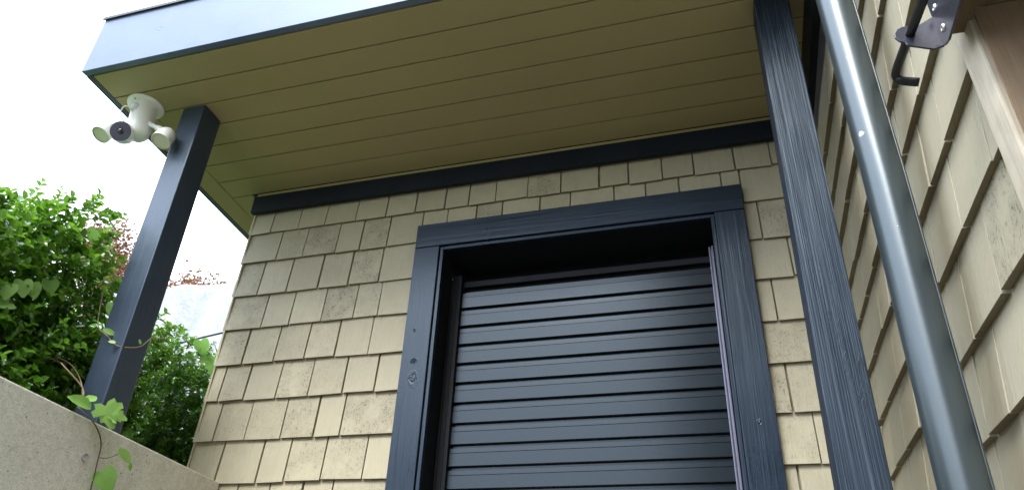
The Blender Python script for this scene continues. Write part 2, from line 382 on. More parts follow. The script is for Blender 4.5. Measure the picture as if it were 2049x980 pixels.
def shingle_panel(mb, u0, u1, v0, v1, place, joints=None, stain=0.12, minw=0.085, maxw=0.150, thick=0.0105, clip=None, top=None):
    """one course between heights v0 (butt) and v1; place(u, v, w) -> world, w outward"""
    js = sorted(j for j in (joints or []) if u0 + 0.015 < j < u1 - 0.015)
    edges = [u0] + js + [u1]; fin = [edges[0]]
    for a, c in zip(edges, edges[1:]):
        while c - fin[-1] > maxw * 1.45:
            fin.append(fin[-1] + rng.uniform(minw, maxw))
            if c - fin[-1] < 0.05: fin.pop(); break
        fin.append(c)
    for a, c in zip(fin, fin[1:]):
        g = rng.choice((0.0013, 0.0017, 0.0021, 0.0033))
        a2, c2 = a + (g if a > u0 else 0), c - (g if c < u1 else 0)
        st = max(0.0, stain * rng.choice((0, .3, .6, 1.3)))
        key = (round((a + c) / 2, 3), v0)
        if clip: st = max(st, clip(a, c, v0, v1))
        wj = rng.uniform(-0.0012, 0.0012); vj = rng.uniform(-0.0022, 0.0022); tl = rng.uniform(-0.0013, 0.0013)
        tk = thick + rng.uniform(-0.0012, 0.0012); tp = 0.0024
        vt = v1 + 0.006 if top is None else min(v1 + 0.006, top)
        gl = rng.uniform(-0.0008, 0.0008)
        mb.hexa([place(a2, v0 + vj - tl, -0.019), place(c2, v0 + vj + tl, -0.019), place(c2, v0 + vj + tl, wj), place(a2, v0 + vj - tl, wj),
                 place(a2 + gl, vt, -0.0188), place(c2 + gl, vt, -0.0188), place(c2 + gl, vt, -tk), place(a2 + gl, vt, -tk)],
                rng.random(), st)

Zb = [2.388, 2.262, 2.128, 1.999, 1.869, 1.743, 1.611, 1.481, 1.352]
JB = [[-1.547, -1.432, -1.321, -1.197, -1.08, -0.966, -0.857, -0.768, -0.671, -0.559, -0.445, -0.315, -0.218, -0.111, -0.013, 0.113, 0.22],
      [-1.494, -1.386, -1.256, -1.163, -1.058, -0.935, -0.844, -0.739, -0.646, -0.517, -0.412, -0.269, -0.168, -0.062, 0.064, 0.122, 0.30],
      [-1.536, -1.421, -1.298, -1.183, -1.068, -0.93, 0.159, 0.30], [-1.489, -1.382, -1.26, -1.142, -1.054, -0.92, 0.225],
      [-1.53, -1.409, -1.296, -1.185, -1.067, -0.93, 0.162, 0.30], [-1.587, -1.492, -1.372, -1.256, -1.136, -1.026, -0.92, 0.24],
      [-1.567, -1.452, -1.325, -1.21, -1.12, -0.93, 0.163, 0.30], [-1.523, -1.378, -1.282, -1.16, -1.026, -0.92, 0.207],
      [-1.55, -1.438, -1.328, -1.216, -1.117, -0.93, 0.15]]
STAIN = [(-0.49, 2.43, .8), (-1.02, 2.30, .15), (-1.30, 2.33, .9), (-1.44, 2.33, .55), (-1.12, 2.33, .8), (-0.69, 2.31, .7), (0.24, 2.2, .8), (-1.58, 2.19, .9),
         (-1.55, 2.06, .9), (-1.23, 2.19, .3), (-1.0, 2.0, .1), (-1.13, 2.19, .9), (-1.20, 2.06, 1.3), (-1.55, 1.93, 1.1), (-1.09, 2.06, .5), (-1.46, 1.93, .4), (-1.35, 1.93, .45), (-1.24, 1.93, .5),
         (-1.36, 1.80, .9), (-1.55, 1.80, .5), (-1.25, 1.80, .5), (-1.43, 1.68, .5), (-1.31, 1.68, .8), (-1.08, 1.68, 1.1), (-1.54, 1.68, .5), (-1.16, 1.55, .7),
         (-1.22, 1.42, .7), (-1.08, 1.42, .5), (0.20, 1.80, .7), (0.14, 1.68, .9), (0.25, 1.68, .4), (0.17, 1.55, .6), (-1.62, 1.93, .7)]
def stain_back(a, c, v0, v1):
    r = 0
    for (x, z, k) in STAIN:
        if a <= x <= c and v0 <= z <= v1: r = max(r, k)
    return r
mb = MB()
place_b = lambda u, v, w_: (u, -w_, v)
k = 0
zc = list(Zb)
while zc[-1] > 0.1: zc.append(zc[-1] - 0.1295)
for i, z0 in enumerate(zc):
    z1 = zc[i - 1] if i else 2.50
    J = JB[i] if i < len(JB) else []
    zz0 = z0
    for (ua, ub) in ((-1.636, -0.928), (-0.928, 0.112), (0.112, 0.336)):
        mid = ua == -0.928
        if mid and z1 < 2.33 and z0 < 2.262: continue
        jj = [j for j in J]
        if mid or i < 2: 
            continue
        shingle_panel(mb, ua, ub, z0, z1, place_b, jj, clip=stain_back)
    if i < 2: shingle_panel(mb, -1.636, 0.336, z0, z1, place_b, J, stain=0.06, clip=stain_back, top=2.50 if i == 0 else None)
b2 = mb
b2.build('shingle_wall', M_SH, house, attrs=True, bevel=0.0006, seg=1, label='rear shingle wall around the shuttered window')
# sheathing behind the shingles, with the window opening left open
mb = MB(); 
mb.box(-1.634, -0.86, 0.0195, 0.20, 0.0, 2.56); mb.box(0.045, 0.36, 0.0195, 0.20, 0.0, 2.56); mb.box(-0.86, 0.045, 0.0195, 0.20, 2.235, 2.56); mb.box(-0.86, 0.045, 0.0195, 0.20, 0.0, 0.9)
mb.box(-1.634, -1.44, 0.20, 4.0, 0.0, 2.56)
mb.build('wall_core', M_CORE, house)
# left flank of the house
mb = MB(); pl = lambda u, v, w_: (-1.6345 - w_ - 0.0125 + 0.0, u, v)
for i, z0 in enumerate(zc):
    z1 = zc[i - 1] if i else 2.50
    shingle_panel(mb, 0.0005, 4.0, z0 + 0.002, z1, lambda u, v, w_: (-1.6365 - w_ * 0.55 - 0.0035, u, v), [], stain=0.3)
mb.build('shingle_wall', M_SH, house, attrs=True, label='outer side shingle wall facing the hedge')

# right-hand wall
XR = 0.345
zr = [2.305, 2.184, 2.0605, 1.926, 1.814, 1.688, 1.5655, 1.438, 1.315]
JR = [[-0.136], [-0.266], [-0.854, -0.369, -0.084, -0.60], [-0.953, -0.808, -0.53, -0.29], [-0.917, -0.757, -0.353, -0.214, -0.086, -0.55], [-0.955, -0.841, -0.416, -0.304, -0.158, -0.62],
      [-1.07, -0.915, -0.752, -0.333, -0.188, -0.064, -0.53], [-0.968, -0.825, -0.404, -0.256, -0.117, -0.62], [-0.871, -1.02, -0.5, -0.35]]
while zr[-1] > 0.1: zr.append(zr[-1] - 0.1245)
mb = MB(); place_r = lambda u, v, w_: (XR - w_, u, v)
def stain_right(a, c, v0, v1): return 1.0 if (a < -1.07 < c and v0 < 1.50 < v1) else 0
for i, z0 in enumerate(zr):
    z1 = zr[i - 1] if i else 2.44
    shingle_panel(mb, -1.112, -0.001, z0, z1, place_r, JR[i] if i < len(JR) else [], stain=0.05, thick=0.0115, clip=stain_right, minw=0.1, maxw=0.16)
    shingle_panel(mb, -4.5, -2.12, z0, z1, place_r, [], stain=0.05)
for z0, z1 in ((1.92, 2.045), (2.045, 2.17), (2.17, 2.295), (2.295, 2.42)):
    shingle_panel(mb, -2.12, -1.112, z0, z1, place_r, [], stain=0.05)
for k_ in range(14):  # unseen upper courses, wall height raised to block sky from the right
    shingle_panel(mb, -4.5, -0.70, 2.42 + k_ * .125, 2.545 + k_ * .125, place_r, [], stain=0.05)
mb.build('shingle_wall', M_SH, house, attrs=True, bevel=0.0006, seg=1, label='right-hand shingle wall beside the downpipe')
mb = MB(); mb.box(XR + 0.0195, 0.60, -1.165, -0.0, 0.0, 4.3); mb.box(XR + 0.0195, 0.60, -4.5, -2.12, 0, 4.3); mb.box(XR + 0.0195, 0.60, -2.12, -1.165, 1.86, 4.3)
mb.build('wall_core', M_CORE, house)

# soffit: boards along x and one edge strip along y
def slab(mb, x0, x1, y0, y1, t=0.014, dz=0.0):
    za, zb_ = zs(y0) + dz, zs(y1) + dz
    mb.hexa([(x0, y0, za), (x0, y1, zb_), (x1, y1, zb_), (x1, y0, za), (x0, y0, za + t), (x0, y1, zb_ + t), (x1, y1, zb_ + t), (x1, y0, za + t)])
ys = [-0.6655, -0.567, -0.4745, -0.382, -0.290, -0.1985, -0.105, -0.0130]
mb = MB(); g = 0.0021
for i in range(7):
    xl = -1.829 if i == 0 else -1.7485
    slab(mb, xl, 0.331, ys[i] + g, ys[i + 1] - g, dz=rng.uniform(-0.0004, 0.0004))
slab(mb, -1.829, -1.7515, ys[1] + g, 3.0)
slab(mb, -1.7485, -1.66, ys[7] + g, 3.0)
mb.build('soffit', M_SOF, house, bevel=0.0006, seg=1)
mb = MB()
y0, y1 = -0.662, 3.0
mb.hexa([(-1.826, y0, zs(y0) + .0165), (-1.826, y1, zs(y1) + .0165), (0.34, y1, zs(y1) + .0165), (0.34, y0, zs(y0) + .0165),
         (-1.826, y0, 2.835), (-1.826, y1, 2.835 - SL * 3.6), (0.34, y1, 2.835 - SL * 3.6), (0.34, y0, 2.835)])
roof = mb.build('roof', M_BLACK, house)
mb = MB(); mb.hexa([(-1.854, -0.690, zs(-0.69)), (-1.854, -0.6675, zs(-0.69)), (0.340, -0.6675, zs(-0.69)), (0.340, -0.690, zs(-0.69)),
                    (-1.854, -0.690, 2.849), (-1.854, -0.6675, 2.849), (0.340, -0.6675, 2.849), (0.340, -0.690, 2.849)])
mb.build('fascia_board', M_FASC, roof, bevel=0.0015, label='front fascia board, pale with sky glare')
mb = MB(); ya, yb = -0.6670, 3.0
mb.hexa([(-1.854, ya, zs(ya)), (-1.854, yb, zs(yb)), (-1.8315, yb, zs(yb)), (-1.8315, ya, zs(ya)), (-1.854, ya, 2.849), (-1.854, yb, 2.849 - SL * 3.6), (-1.8315, yb, 2.849 - SL * 3.6), (-1.8315, ya, 2.849)])
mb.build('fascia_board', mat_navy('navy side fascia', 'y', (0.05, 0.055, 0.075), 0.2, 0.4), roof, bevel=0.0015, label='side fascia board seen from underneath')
mb = MB(); mb.box(-1.858, 0.34, -0.694, -0.60, 2.8495, 2.854); mb.box(-1.858, 0.34, -0.6975, -0.694, 2.842, 2.854)
mb.build('drip_edge', M_DRIP, roof)

# frieze boards under the soffit
mb = MB(); mb.hexa([(-1.640, -0.020, 2.4745), (-1.640, -0.0005, 2.4745), (0.3235, -0.0005, 2.4745), (0.3235, -0.020, 2.4745),
                    (-1.640, -0.020, 2.5465), (-1.640, -0.0005, 2.5465), (0.3235, -0.0005, 2.5465), (0.3235, -0.020, 2.5465)])
mb.build('frieze_board', M_FRIEZE, house, bevel=0.0015)
mb = MB(); mb.box(-1.634, 0.3235, -0.0118, -0.0005, 2.547, 2.5635); mb.build('trim_strip', M_SOF, house)
mb = MB(); ya, yb = -0.6670, -0.0215
mb.hexa([(0.325, ya, zs(ya) - .118), (0.325, yb, zs(yb) - .118), (0.3445, yb, zs(yb) - .118), (0.3445, ya, zs(ya) - .118), (0.325, ya, zs(ya) - .001), (0.325, yb, zs(yb) - .001), (0.3445, yb, zs(yb) - .001), (0.3445, ya, zs(ya) - .001)])
mb.build('frieze_board', M_FRIEZEY, house, bevel=0.0015)

# posts
mb = MB(); mb.box(-1.6265, -1.5405, -0.474, -0.388, 1.47, zs(-.474) - .001)
p1 = mb.build('porch_post', M_POST1, house, bevel=0.003, label='navy post standing on the concrete wall')
mb = MB()
for (y, z) in ((-0.423, 1.566), (-0.409, 1.546)): mb.lathe((-1.5405, y, z), (1, 0, 0), [(-.002, .0036), (.0015, .0036), (.0025, .0026), (.0025, 0)], 12)
mb.build('bolt', M_IRON, p1, smooth=True)
mb = MB(); mb.box(0.1775 - 0.0135 * 1.32, 0.2640 - 0.0135 * 1.32, -0.474, -0.388, 0.0, zs(-.474) - .001, dx=0.0135 * 2.60)
mb.build('porch_post', M_POST2, house, bevel=0.0025, label='navy post with combed grain beside the downpipe')

# window casing
win = MB().build('window', None, house) if False else None
mb = MB(); mb.box(-0.937, -0.8500, -0.021, -0.0005, 0.80, 2.2245)
wc = mb.build('window_casing', M_CASV, house, bevel=0.0018, label='left casing board with a raised knot')
mb = MB(); mb.box(0.0320, 0.1190, -0.021, -0.0005, 0.80, 2.2245)
mb.build('window_casing', M_CASV, house, bevel=0.0018, label='right casing board in shade')
mb = MB(); mb.box(-0.937, 0.1190, -0.0215, -0.0005, 2.2265, 2.3155)
mb.build('window_casing', M_CASH, house, bevel=0.0018, label='head casing over the shutter')
mb = MB(); mb.box(-0.8485, -0.837, -0.013, 0.004, 0.80, 2.2240); mb.box(0.0200, 0.0308, -0.013, 0.004, 0.80, 2.2240); mb.box(-0.8365, 0.0195, -0.013, 0.004, 2.2130, 2.2245)
jb = mb.build('window_jamb', M_CASV, house, bevel=0.001, label='narrow navy lip inside the casing')
mb = MB(); mb.box(-0.8485, -0.838, 0.0045, 0.19, 0.80, 2.2240); mb.box(0.0210, 0.0308, 0.0045, 0.19, 0.80, 2.2240); mb.box(-0.8375, 0.0205, 0.0045, 0.19, 2.2140, 2.2245)
mb.build('reveal', M_BLACK, jb, bevel=0.001)
mb = MB(); mb.box(-1.0, 0.17, -0.05, 0.19, 0.76, 0.798); mb.build('window_sill', M_CASH, house, bevel=0.002)

# roller shutter
sh = MB()
prof = [(0, -.012), (-.0090, -.012), (-.0094, -.0010), (-.0100, .0004), (-.0222, .0008), (-.0224, -.0070), (-.0252, -.0070), (-.0256, .0014), (-.0606, .0012), (-.0614, .0002), (-.0618, -.004), (-.0644, -.012)]
PITCH = 0.0644; ztop = 2.1095
xa, xb = -0.806, 0.014; nx = 2
pts = []
for kk in range(20):
    for (v, o_) in prof[:-1] if kk < 19 else prof: pts.append((ztop - kk * PITCH + v, 0.100 - o_))
base = 0
for (z, y) in pts: sh.v += [(xa, y, z), (xb, y, z)]
for i in range(len(pts) - 1):
    sh.f.append((2 * i, 2 * i + 2, 2 * i + 3, 2 * i + 1)); sh.r.append(0); sh.st.append(0)
shutter = sh.build('roller_shutter', M_SHUT, house, label='charcoal roller shutter, closed')
so = shutter.modifiers.new('thick', 'SOLIDIFY'); so.thickness = 0.0012; so.offset = -1
mb = MB(); mb.hexa([(-0.8365, 0.186, 2.2125), (-0.8365, 0.112, 2.135), (0.0195, 0.112, 2.135), (0.0195, 0.186, 2.2125), (-0.8365, 0.20, 2.2125), (-0.8365, 0.20, 2.135), (0.0195, 0.20, 2.135), (0.0195, 0.20, 2.2125)])
mb.box(-0.8365, 0.0195, 0.108, 0.113, 2.1285, 2.150)
mb.build('shutter_box', M_BLACK, shutter, bevel=0.001)
for (x0, x1, inner) in ((-0.8365, -0.802, 1), (0.0035, 0.0195, -1)):
    mb = MB(); mb.box(x0, x1, 0.086, 0.125, 0.80, 2.165)
    if inner == 1: mb.box(x0 - .0002, x0 + .006, 0.0815, 0.0865, 0.80, 2.165); mb.box(x0 + .018, x0 + .0225, 0.0830, 0.0865, 0.80, 2.165)
    else: mb.box(x0 - .0002, x0 + .005, 0.0765, 0.0865, 0.80, 2.165); mb.box(x0 + .0085, x0 + .0145, 0.0700, 0.0865, 0.80, 2.165)
    mb.build('guide_rail', M_GUIDE if inner == -1 else M_BLACK, shutter, bevel=0.0012)  # right rail's sky glare and left rail's shade are put into the colour
    mb = MB(); xs_ = -0.8345 if inner == 1 else 0.0165
    mb.lathe((xs_, 0.080 if inner == 1 else 0.062, 2.150 if inner == 1 else 2.118), (0, -1, 0), [(-.003, .0022), (0.0, .0022), (.001, .001), (.001, 0)], 10); mb.build('screw', M_SCREW, shutter, smooth=True)
mb = MB(); mb.box(-0.86, 0.045, 0.13, 0.20, 0.80, 2.13); mb.build('window_backing', M_BLACK, house)

# downpipe
rp = 0.0315; mb = MB()
prof_ = []
def px(z): return 0.284 - 0.0145 * max(0.0, (1.72 - z)) + 0.002 * (z - 1.72)
zs_ = [0.0, 0.4, 0.8, 1.1, 1.4, 1.7, 2.0, 2.4, 2.8, 3.2]
mb.tube([(px(z), -0.852, z) for z in zs_], rp, 48)
pipe = mb.build('downpipe', M_PIPE, house, smooth=True, label='dark green round downpipe')
mb = MB(); an = R(-38); dx, dy = math.cos(an) * rp, math.sin(an) * rp
mb.tube([(px(z) + dx, -0.852 + dy, z) for z in zs_], 0.0016, 8); 
mb.build('pipe_seam', M_PIPE, pipe, smooth=True)
for z in (0.75, 2.75):
    mb = MB(); mb.lathe((px(z), -0.852, z), (0, 0, 1), [(-.015, rp), (-.015, rp + .0025), (.015, rp + .0025), (.015, rp)], 40)
    mb.build('pipe_strap', M_PIPE, pipe)

# doorway in the right-hand wall
df = MB(); df.box(0.3385, 0.3600, -1.1625, -1.1125, 0.0, 1.7285)
door = df.build('door_casing', M_PALE, house, bevel=0.003, label='weathered beige casing of the side doorway')
mb = MB(); mb.box(0.3460, 0.60, -1.1665, -1.1635, 0.0, 1.7285); mb.box(0.3462, 0.3605, -1.1664, -1.1630, 0, 1.7284)
mb.build('door_jamb', M_CEDAR, house, label='brown cedar jamb facing the doorway')
mb = MB(); mb.box(0.3150, 0.3440, -2.20, -1.1420, 1.714, 1.86); mb.box(0.3445, 0.60, -2.12, -1.1640, 1.7300, 1.86)
mb.build('door_head', M_CEDARH, house, bevel=0.002, label='brown cedar head board over the doorway')
mb = MB(); mb.box(0.3385, 0.3600, -2.17, -2.12, 0.0, 1.72); mb.build('door_casing', M_PALE, house, bevel=0.003)

# ------------------------------------------------------------------ made-up unseen building behind the viewpoint, blocks sky and darkens reflections
nb = thing('added_house_blocker', 'added unseen dark house behind the viewpoint, blocking sky and darkening reflections', 'house', (3.5, -12.0, 0.0))
mb = MB(); mb.box(-0.6, 9.0, -15.0, -6.5, -0.2, 8.2); mb.build('wall', mat_simple('dark blocker boards', (0.07, 0.06, 0.05), 0.8, 0, 0.5, 30), nb)
mb = MB(); mb.v = [(-1.1, -6.0, 8.15), (9.5, -6.0, 8.15), (9.5, -15.5, 8.15), (-1.1, -15.5, 8.15), (-1.1, -11.5, 10.6), (9.5, -11.5, 10.6)]
mb.f = [(0, 1, 5, 4), (2, 3, 4, 5), (0, 4, 3), (1, 2, 5), (0, 3, 2, 1)]; mb.r = [0] * 5; mb.st = [0] * 5; mb.build('roof', mat_simple('dark blocker roof', (0.04, 0.04, 0.045), 0.9, 0, 0.5, 30), nb)  # roof of the added unseen blocker house
for x in (0.2, 3.2, 6.2):
    mb = MB(); mb.box(x, x + 1.2, -6.52, -6.46, 2.8, 4.0); wn = mb.build('blocker_window_frame', M_DRIP, nb); mb = MB(); mb.box(x + .08, x + 1.12, -6.455, -6.45, 2.88, 3.92); mb.build('blocker_pane', M_GLASS, wn)

# ------------------------------------------------------------------ retaining wall
rw = MB(); zt = lambda y: 1.483 - 0.052 * y
ys2 = [-14, 0.0105]
rw.hexa([(-1.70, -14, -0.2), (-1.70, 0.0, -0.2), (-1.50, 0.0, -0.2), (-1.50, -14, -0.2), (-1.70, -14, zt(-3)), (-1.70, 0.0, zt(0)), (-1.50, 0.0, zt(0)), (-1.50, -14, zt(-3))])
rw = MB()
for (ya, yb, za, zb2) in ((-14, -3, zt(-3), zt(-3)), (-3, 0.0, zt(-3), zt(0))):
    rw.hexa([(-1.70, ya, -0.2), (-1.70, yb, -0.2), (-1.50, yb, -0.2), (-1.50, ya, -0.2), (-1.70, ya, za), (-1.70, yb, zb2), (-1.50, yb, zb2), (-1.50, ya, za)])
me = rw.mesh('retaining_wall')
bm = bmesh.new(); bm.from_mesh(me); bmesh.ops.remove_doubles(bm, verts=bm.verts, dist=1e-4)
bm.faces.ensure_lookup_table(); seen = {}; kill = []
for f in bm.faces:
    key = tuple(sorted(v.index for v in f.verts))
    if key in seen: kill += [f, seen[key]]
    seen[key] = f
bmesh.ops.delete(bm, geom=kill, context='FACES_ONLY'); bm.to_mesh(me); bm.free()
wall = link('retaining_wall', me, M_CON, None, bevel=0.004)
props(wall, 'speckled grey concrete retaining wall at lower left, carrying the post', 'wall')
mb = MB(); mb.lathe((-1.4995, -0.510, 1.424), (1, 0, 0), [(-.001, .0105), (.0020, .0100), (.0022, .0090), (.0005, .0082), (.0004, 0)], 24)
mb.build('tie_hole', mat_simple('shadowed concrete plug', (0.40, 0.39, 0.37), 0.9, 0, 0.5, 300), wall, smooth=True)

# ------------------------------------------------------------------ security light
base_c = Vector((-1.748, -0.512, zs(-0.512)))
sl = thing('security_light', 'white security camera with two flood lamps mounted under the soffit corner', 'security light', tuple(base_c))
dn = Vector((0, -0.068, -1)).normalized()
mb = MB(); mb.lathe(base_c, dn, [(0.0, 0.0), (0.0, .0585), (.004, .0585), (.007, .0565), (.008, .040), (.009, .0)], 48); mb.build('mounting_plate', M_WHITE, sl, smooth=True)
ax = Vector((0.10, 0.0, -1)).normalized()
mb = MB(); mb.lathe(base_c + dn * .006, ax, [(0, .040), (.02, .0395), (.06, .0385), (.100, .0370), (.122, .034), (.134, .024), (.138, 0.0)], 40)
body = mb.build('body', M_WHITE, sl, smooth=True)
bc = base_c + dn * .006
s_ = bc + ax * .030 + Vector((-0.004, -0.033, 0)); mb = MB(); mb.lathe(s_, (-0.35, -0.85, -0.35), [(-.004, .0175), (.004, .0175), (.011, .0145), (.016, .008), (.0175, 0)], 28); mb.build('motion_sensor', M_PIR, sl, smooth=True)
mb = MB(); mb.lathe(bc + Vector((0.0, -0.048, -0.001)), (0, 0, -1), [(0, .0018), (.003, .0018), (.003, 0)], 8); mb.build('screw', M_IRON, sl)
to_cam = (Vector((0, -1.9, 1.0)) - (base_c + Vector((0, 0, -.12)))).normalized()
fd = (to_cam + Vector((-0.36, -0.05, 0.28))).normalized()
CAM_F = Vector((-1.752, -0.560, 2.451))
cc = CAM_F - fd * .016
mb = MB(); mb.lathe(CAM_F, -fd, [(0.0, .0325), (-.0015, .0340), (.003, .0350), (.030, .0345), (.046, .030), (.058, .024), (.065, .014), (.067, 0)], 40); ch = mb.build('camera_head', M_WHITE, sl, smooth=True)
mb = MB(); mb.lathe(CAM_F + fd * .0002, fd, [(-.002, .0322), (.001, .0322), (.0015, .031), (.0015, .011), (.0005, .010), (.0005, 0)], 40); mb.build('camera_face', M_LENS, ch, smooth=False)
mb = MB(); mb.lathe(CAM_F + fd * .0012, fd, [(0, .0085), (.0016, .008), (.0022, .005), (.0024, 0)], 24); mb.build('lens', M_GLASS, ch, smooth=True)
for (pos, dr, arm0) in ((Vector((-1.853, -0.536, 2.486)), Vector((-0.10, -0.42, -0.90)), -1), (Vector((-1.618, -0.515, 2.432)), Vector((0.0, -0.36, -0.93)), 1)):
    d = dr.normalized()
    mb = MB(); mb.lathe(pos, d, [(-.042, 0), (-.041, .012), (-.036, .021), (-.025, .027), (-.005, .0295), (.016, .0305), (.018, .0305), (.018, .0285)], 36); fl = mb.build('flood_lamp', M_WHITE, sl, smooth=True)
    mb = MB(); mb.lathe(pos, d, [(.0150, .0288), (.0155, .026), (.0155, 0)], 36); mb.build('lamp_face', M_CREAM, fl)
    st_ = bc + ax * .075 + Vector((0.028 * arm0, 0, 0))
    e_ = pos - d * .030
    mb = MB(); mb.tube([st_, st_.lerp(e_, .45), st_.lerp(e_, .5), st_.lerp(e_, .75), e_], [.0085, .0075, .011, .011, .010], 16); mb.build('arm', M_WHITE, fl, smooth=True)
mb = MB(); c0 = bc + ax * .052 + Vector((-.006, -.0385, 0)); c1 = cc + Vector((0.0, .012, .030))
mb.tube(catmull([c0, c0 + Vector((-.008, -.014, .012)), c0 + Vector((-.026, -.016, .012)), c0 + Vector((-.034, -.008, -.012)), c1], 6), .0022, 8); mb.build('cable', M_WHITE, sl, smooth=True)

# ------------------------------------------------------------------ sliding bolt
bo = thing('sliding_bolt', 'black steel sliding bolt with bent tip on a plate over the doorway', 'bolt', (0.313, -1.16, 1.69))
def plate(pts, x0, x1):
    m_ = MB(); n = len(pts); m_.v = [(x0, y, z) for y, z in pts] + [(x1, y, z) for y, z in pts]
    m_.f = [tuple(range(n)), tuple(range(2 * n - 1, n - 1, -1))] + [(i, i + n, (i + 1) % n + n, (i + 1) % n) for i in range(n)]
    m_.r = [0] * len(m_.f); m_.st = [0] * len(m_.f); return m_
plate([(-1.142, 1.80), (-1.142, 1.701), (-1.147, 1.694), (-1.162, 1.688), (-1.34, 1.688), (-1.34, 1.80)], 0.3105, 0.3135).build('bracket_plate', M_BRK, bo, bevel=0.0006)
fp = [(0.3125, 1.750), (0.3125, 1.697), (0.300, 1.694), (0.272, 1.708)]
cxr, czr = 0.2760, 1.7265
for a in range(250, 20, -30): fp.append((cxr + .0145 * math.cos(R(a)), czr + .0145 * math.sin(R(a))))
m_ = MB(); n = len(fp); m_.v = [(x, -1.1440, z) for x, z in fp] + [(x, -1.1410, z) for x, z in fp]
m_.f = [tuple(range(n)), tuple(range(2 * n - 1, n - 1, -1))] + [(i, i + n, (i + 1) % n + n, (i + 1) % n) for i in range(n)]
m_.r = [0] * len(m_.f); m_.st = [0] * len(m_.f); m_.build('bracket_flange', M_BRK, bo, bevel=0.0006)
mb = MB()
A = Vector((0.2715, -1.076, 1.7245)); B = Vector((0.2940, -1.270, 1.7275))
mb.tube(catmull([B, B.lerp(A, .5), B.lerp(A, .93), A + Vector((.0015, .004, -.003)), A + Vector((.008, .006, -.010)), A + Vector((.026, .005, -.018))], 6), 0.0060, 20)
mb.build('rod', M_IRON, bo, smooth=True)
for (y, z) in ((-1.159, 1.748), (-1.161, 1.710)):
    mb = MB(); mb.lathe((0.3105, y, z), (-1, 0, 0), [(-.001, .0055), (.001, .0052), (.0022, .0035), (.0018, .002), (.001, .0019), (.001, 0)], 20); mb.build('screw', M_SCREW, bo, smooth=True)

# ------------------------------------------------------------------ foliage
def leaf_mesh(name, C_, D_, Nn, L, Wd, rnd, fold=0.25):
    """C_ base points, D_ directions, Nn normals (n,3); L, Wd lengths (n)"""
    n = len(C_); S = np.cross(D_, Nn); S /= np.linalg.norm(S, axis=1)[:, None] + 1e-9
    L = L[:, None]; Wd = Wd[:, None]; up = Nn * Wd * fold
    P_ = np.stack([C_, C_ + D_ * L * .33 + S * Wd * .48 + up, C_ + D_ * L * .72 + S * Wd * .40 + up * .8, C_ + D_ * L - Nn * L * .08,
                   C_ + D_ * L * .72 - S * Wd * .40 + up * .8, C_ + D_ * L * .33 - S * Wd * .48 + up, C_ + D_ * L * .5], 1).reshape(-1, 3)
    i = (np.arange(n) * 7)[:, None]
    F = np.concatenate([i + np.array([0, 1, 2, 6]), i + np.array([6, 2, 3, 3]), i + np.array([0, 6, 4, 5]), i + np.array([6, 3, 4, 4])], 1)
    quads = F.reshape(n, 4, 4)
    me = bpy.data.meshes.new(name)
    loops = []; starts = []; totals = []; c = 0
    q0 = quads[:, 0]; t1 = quads[:, 1, :3]; q2 = quads[:, 2]; t3 = quads[:, 3, :3]
    lp = np.concatenate([q0, t1, q2, t3], 1)             # 4+3+4+3 = 14 per leaf
    tot = np.tile([4, 3, 4, 3], n); st = np.concatenate([[0], np.cumsum(tot)[:-1]])
    me.vertices.add(len(P_)); me.vertices.foreach_set('co', P_.astype(np.float32).ravel())
    me.loops.add(lp.size); me.loops.foreach_set('vertex_index', lp.astype(np.int32).ravel())
    me.polygons.add(len(tot)); me.polygons.foreach_set('loop_start', st.astype(np.int32)); me.polygons.foreach_set('loop_total', tot.astype(np.int32))
    me.update(calc_edges=True); me.validate()
    a = me.attributes.new('rnd', 'FLOAT', 'FACE'); a.data.foreach_set('value', np.repeat(rnd, 4).astype(np.float32))
    for p in me.polygons: p.use_smooth = True
    return me

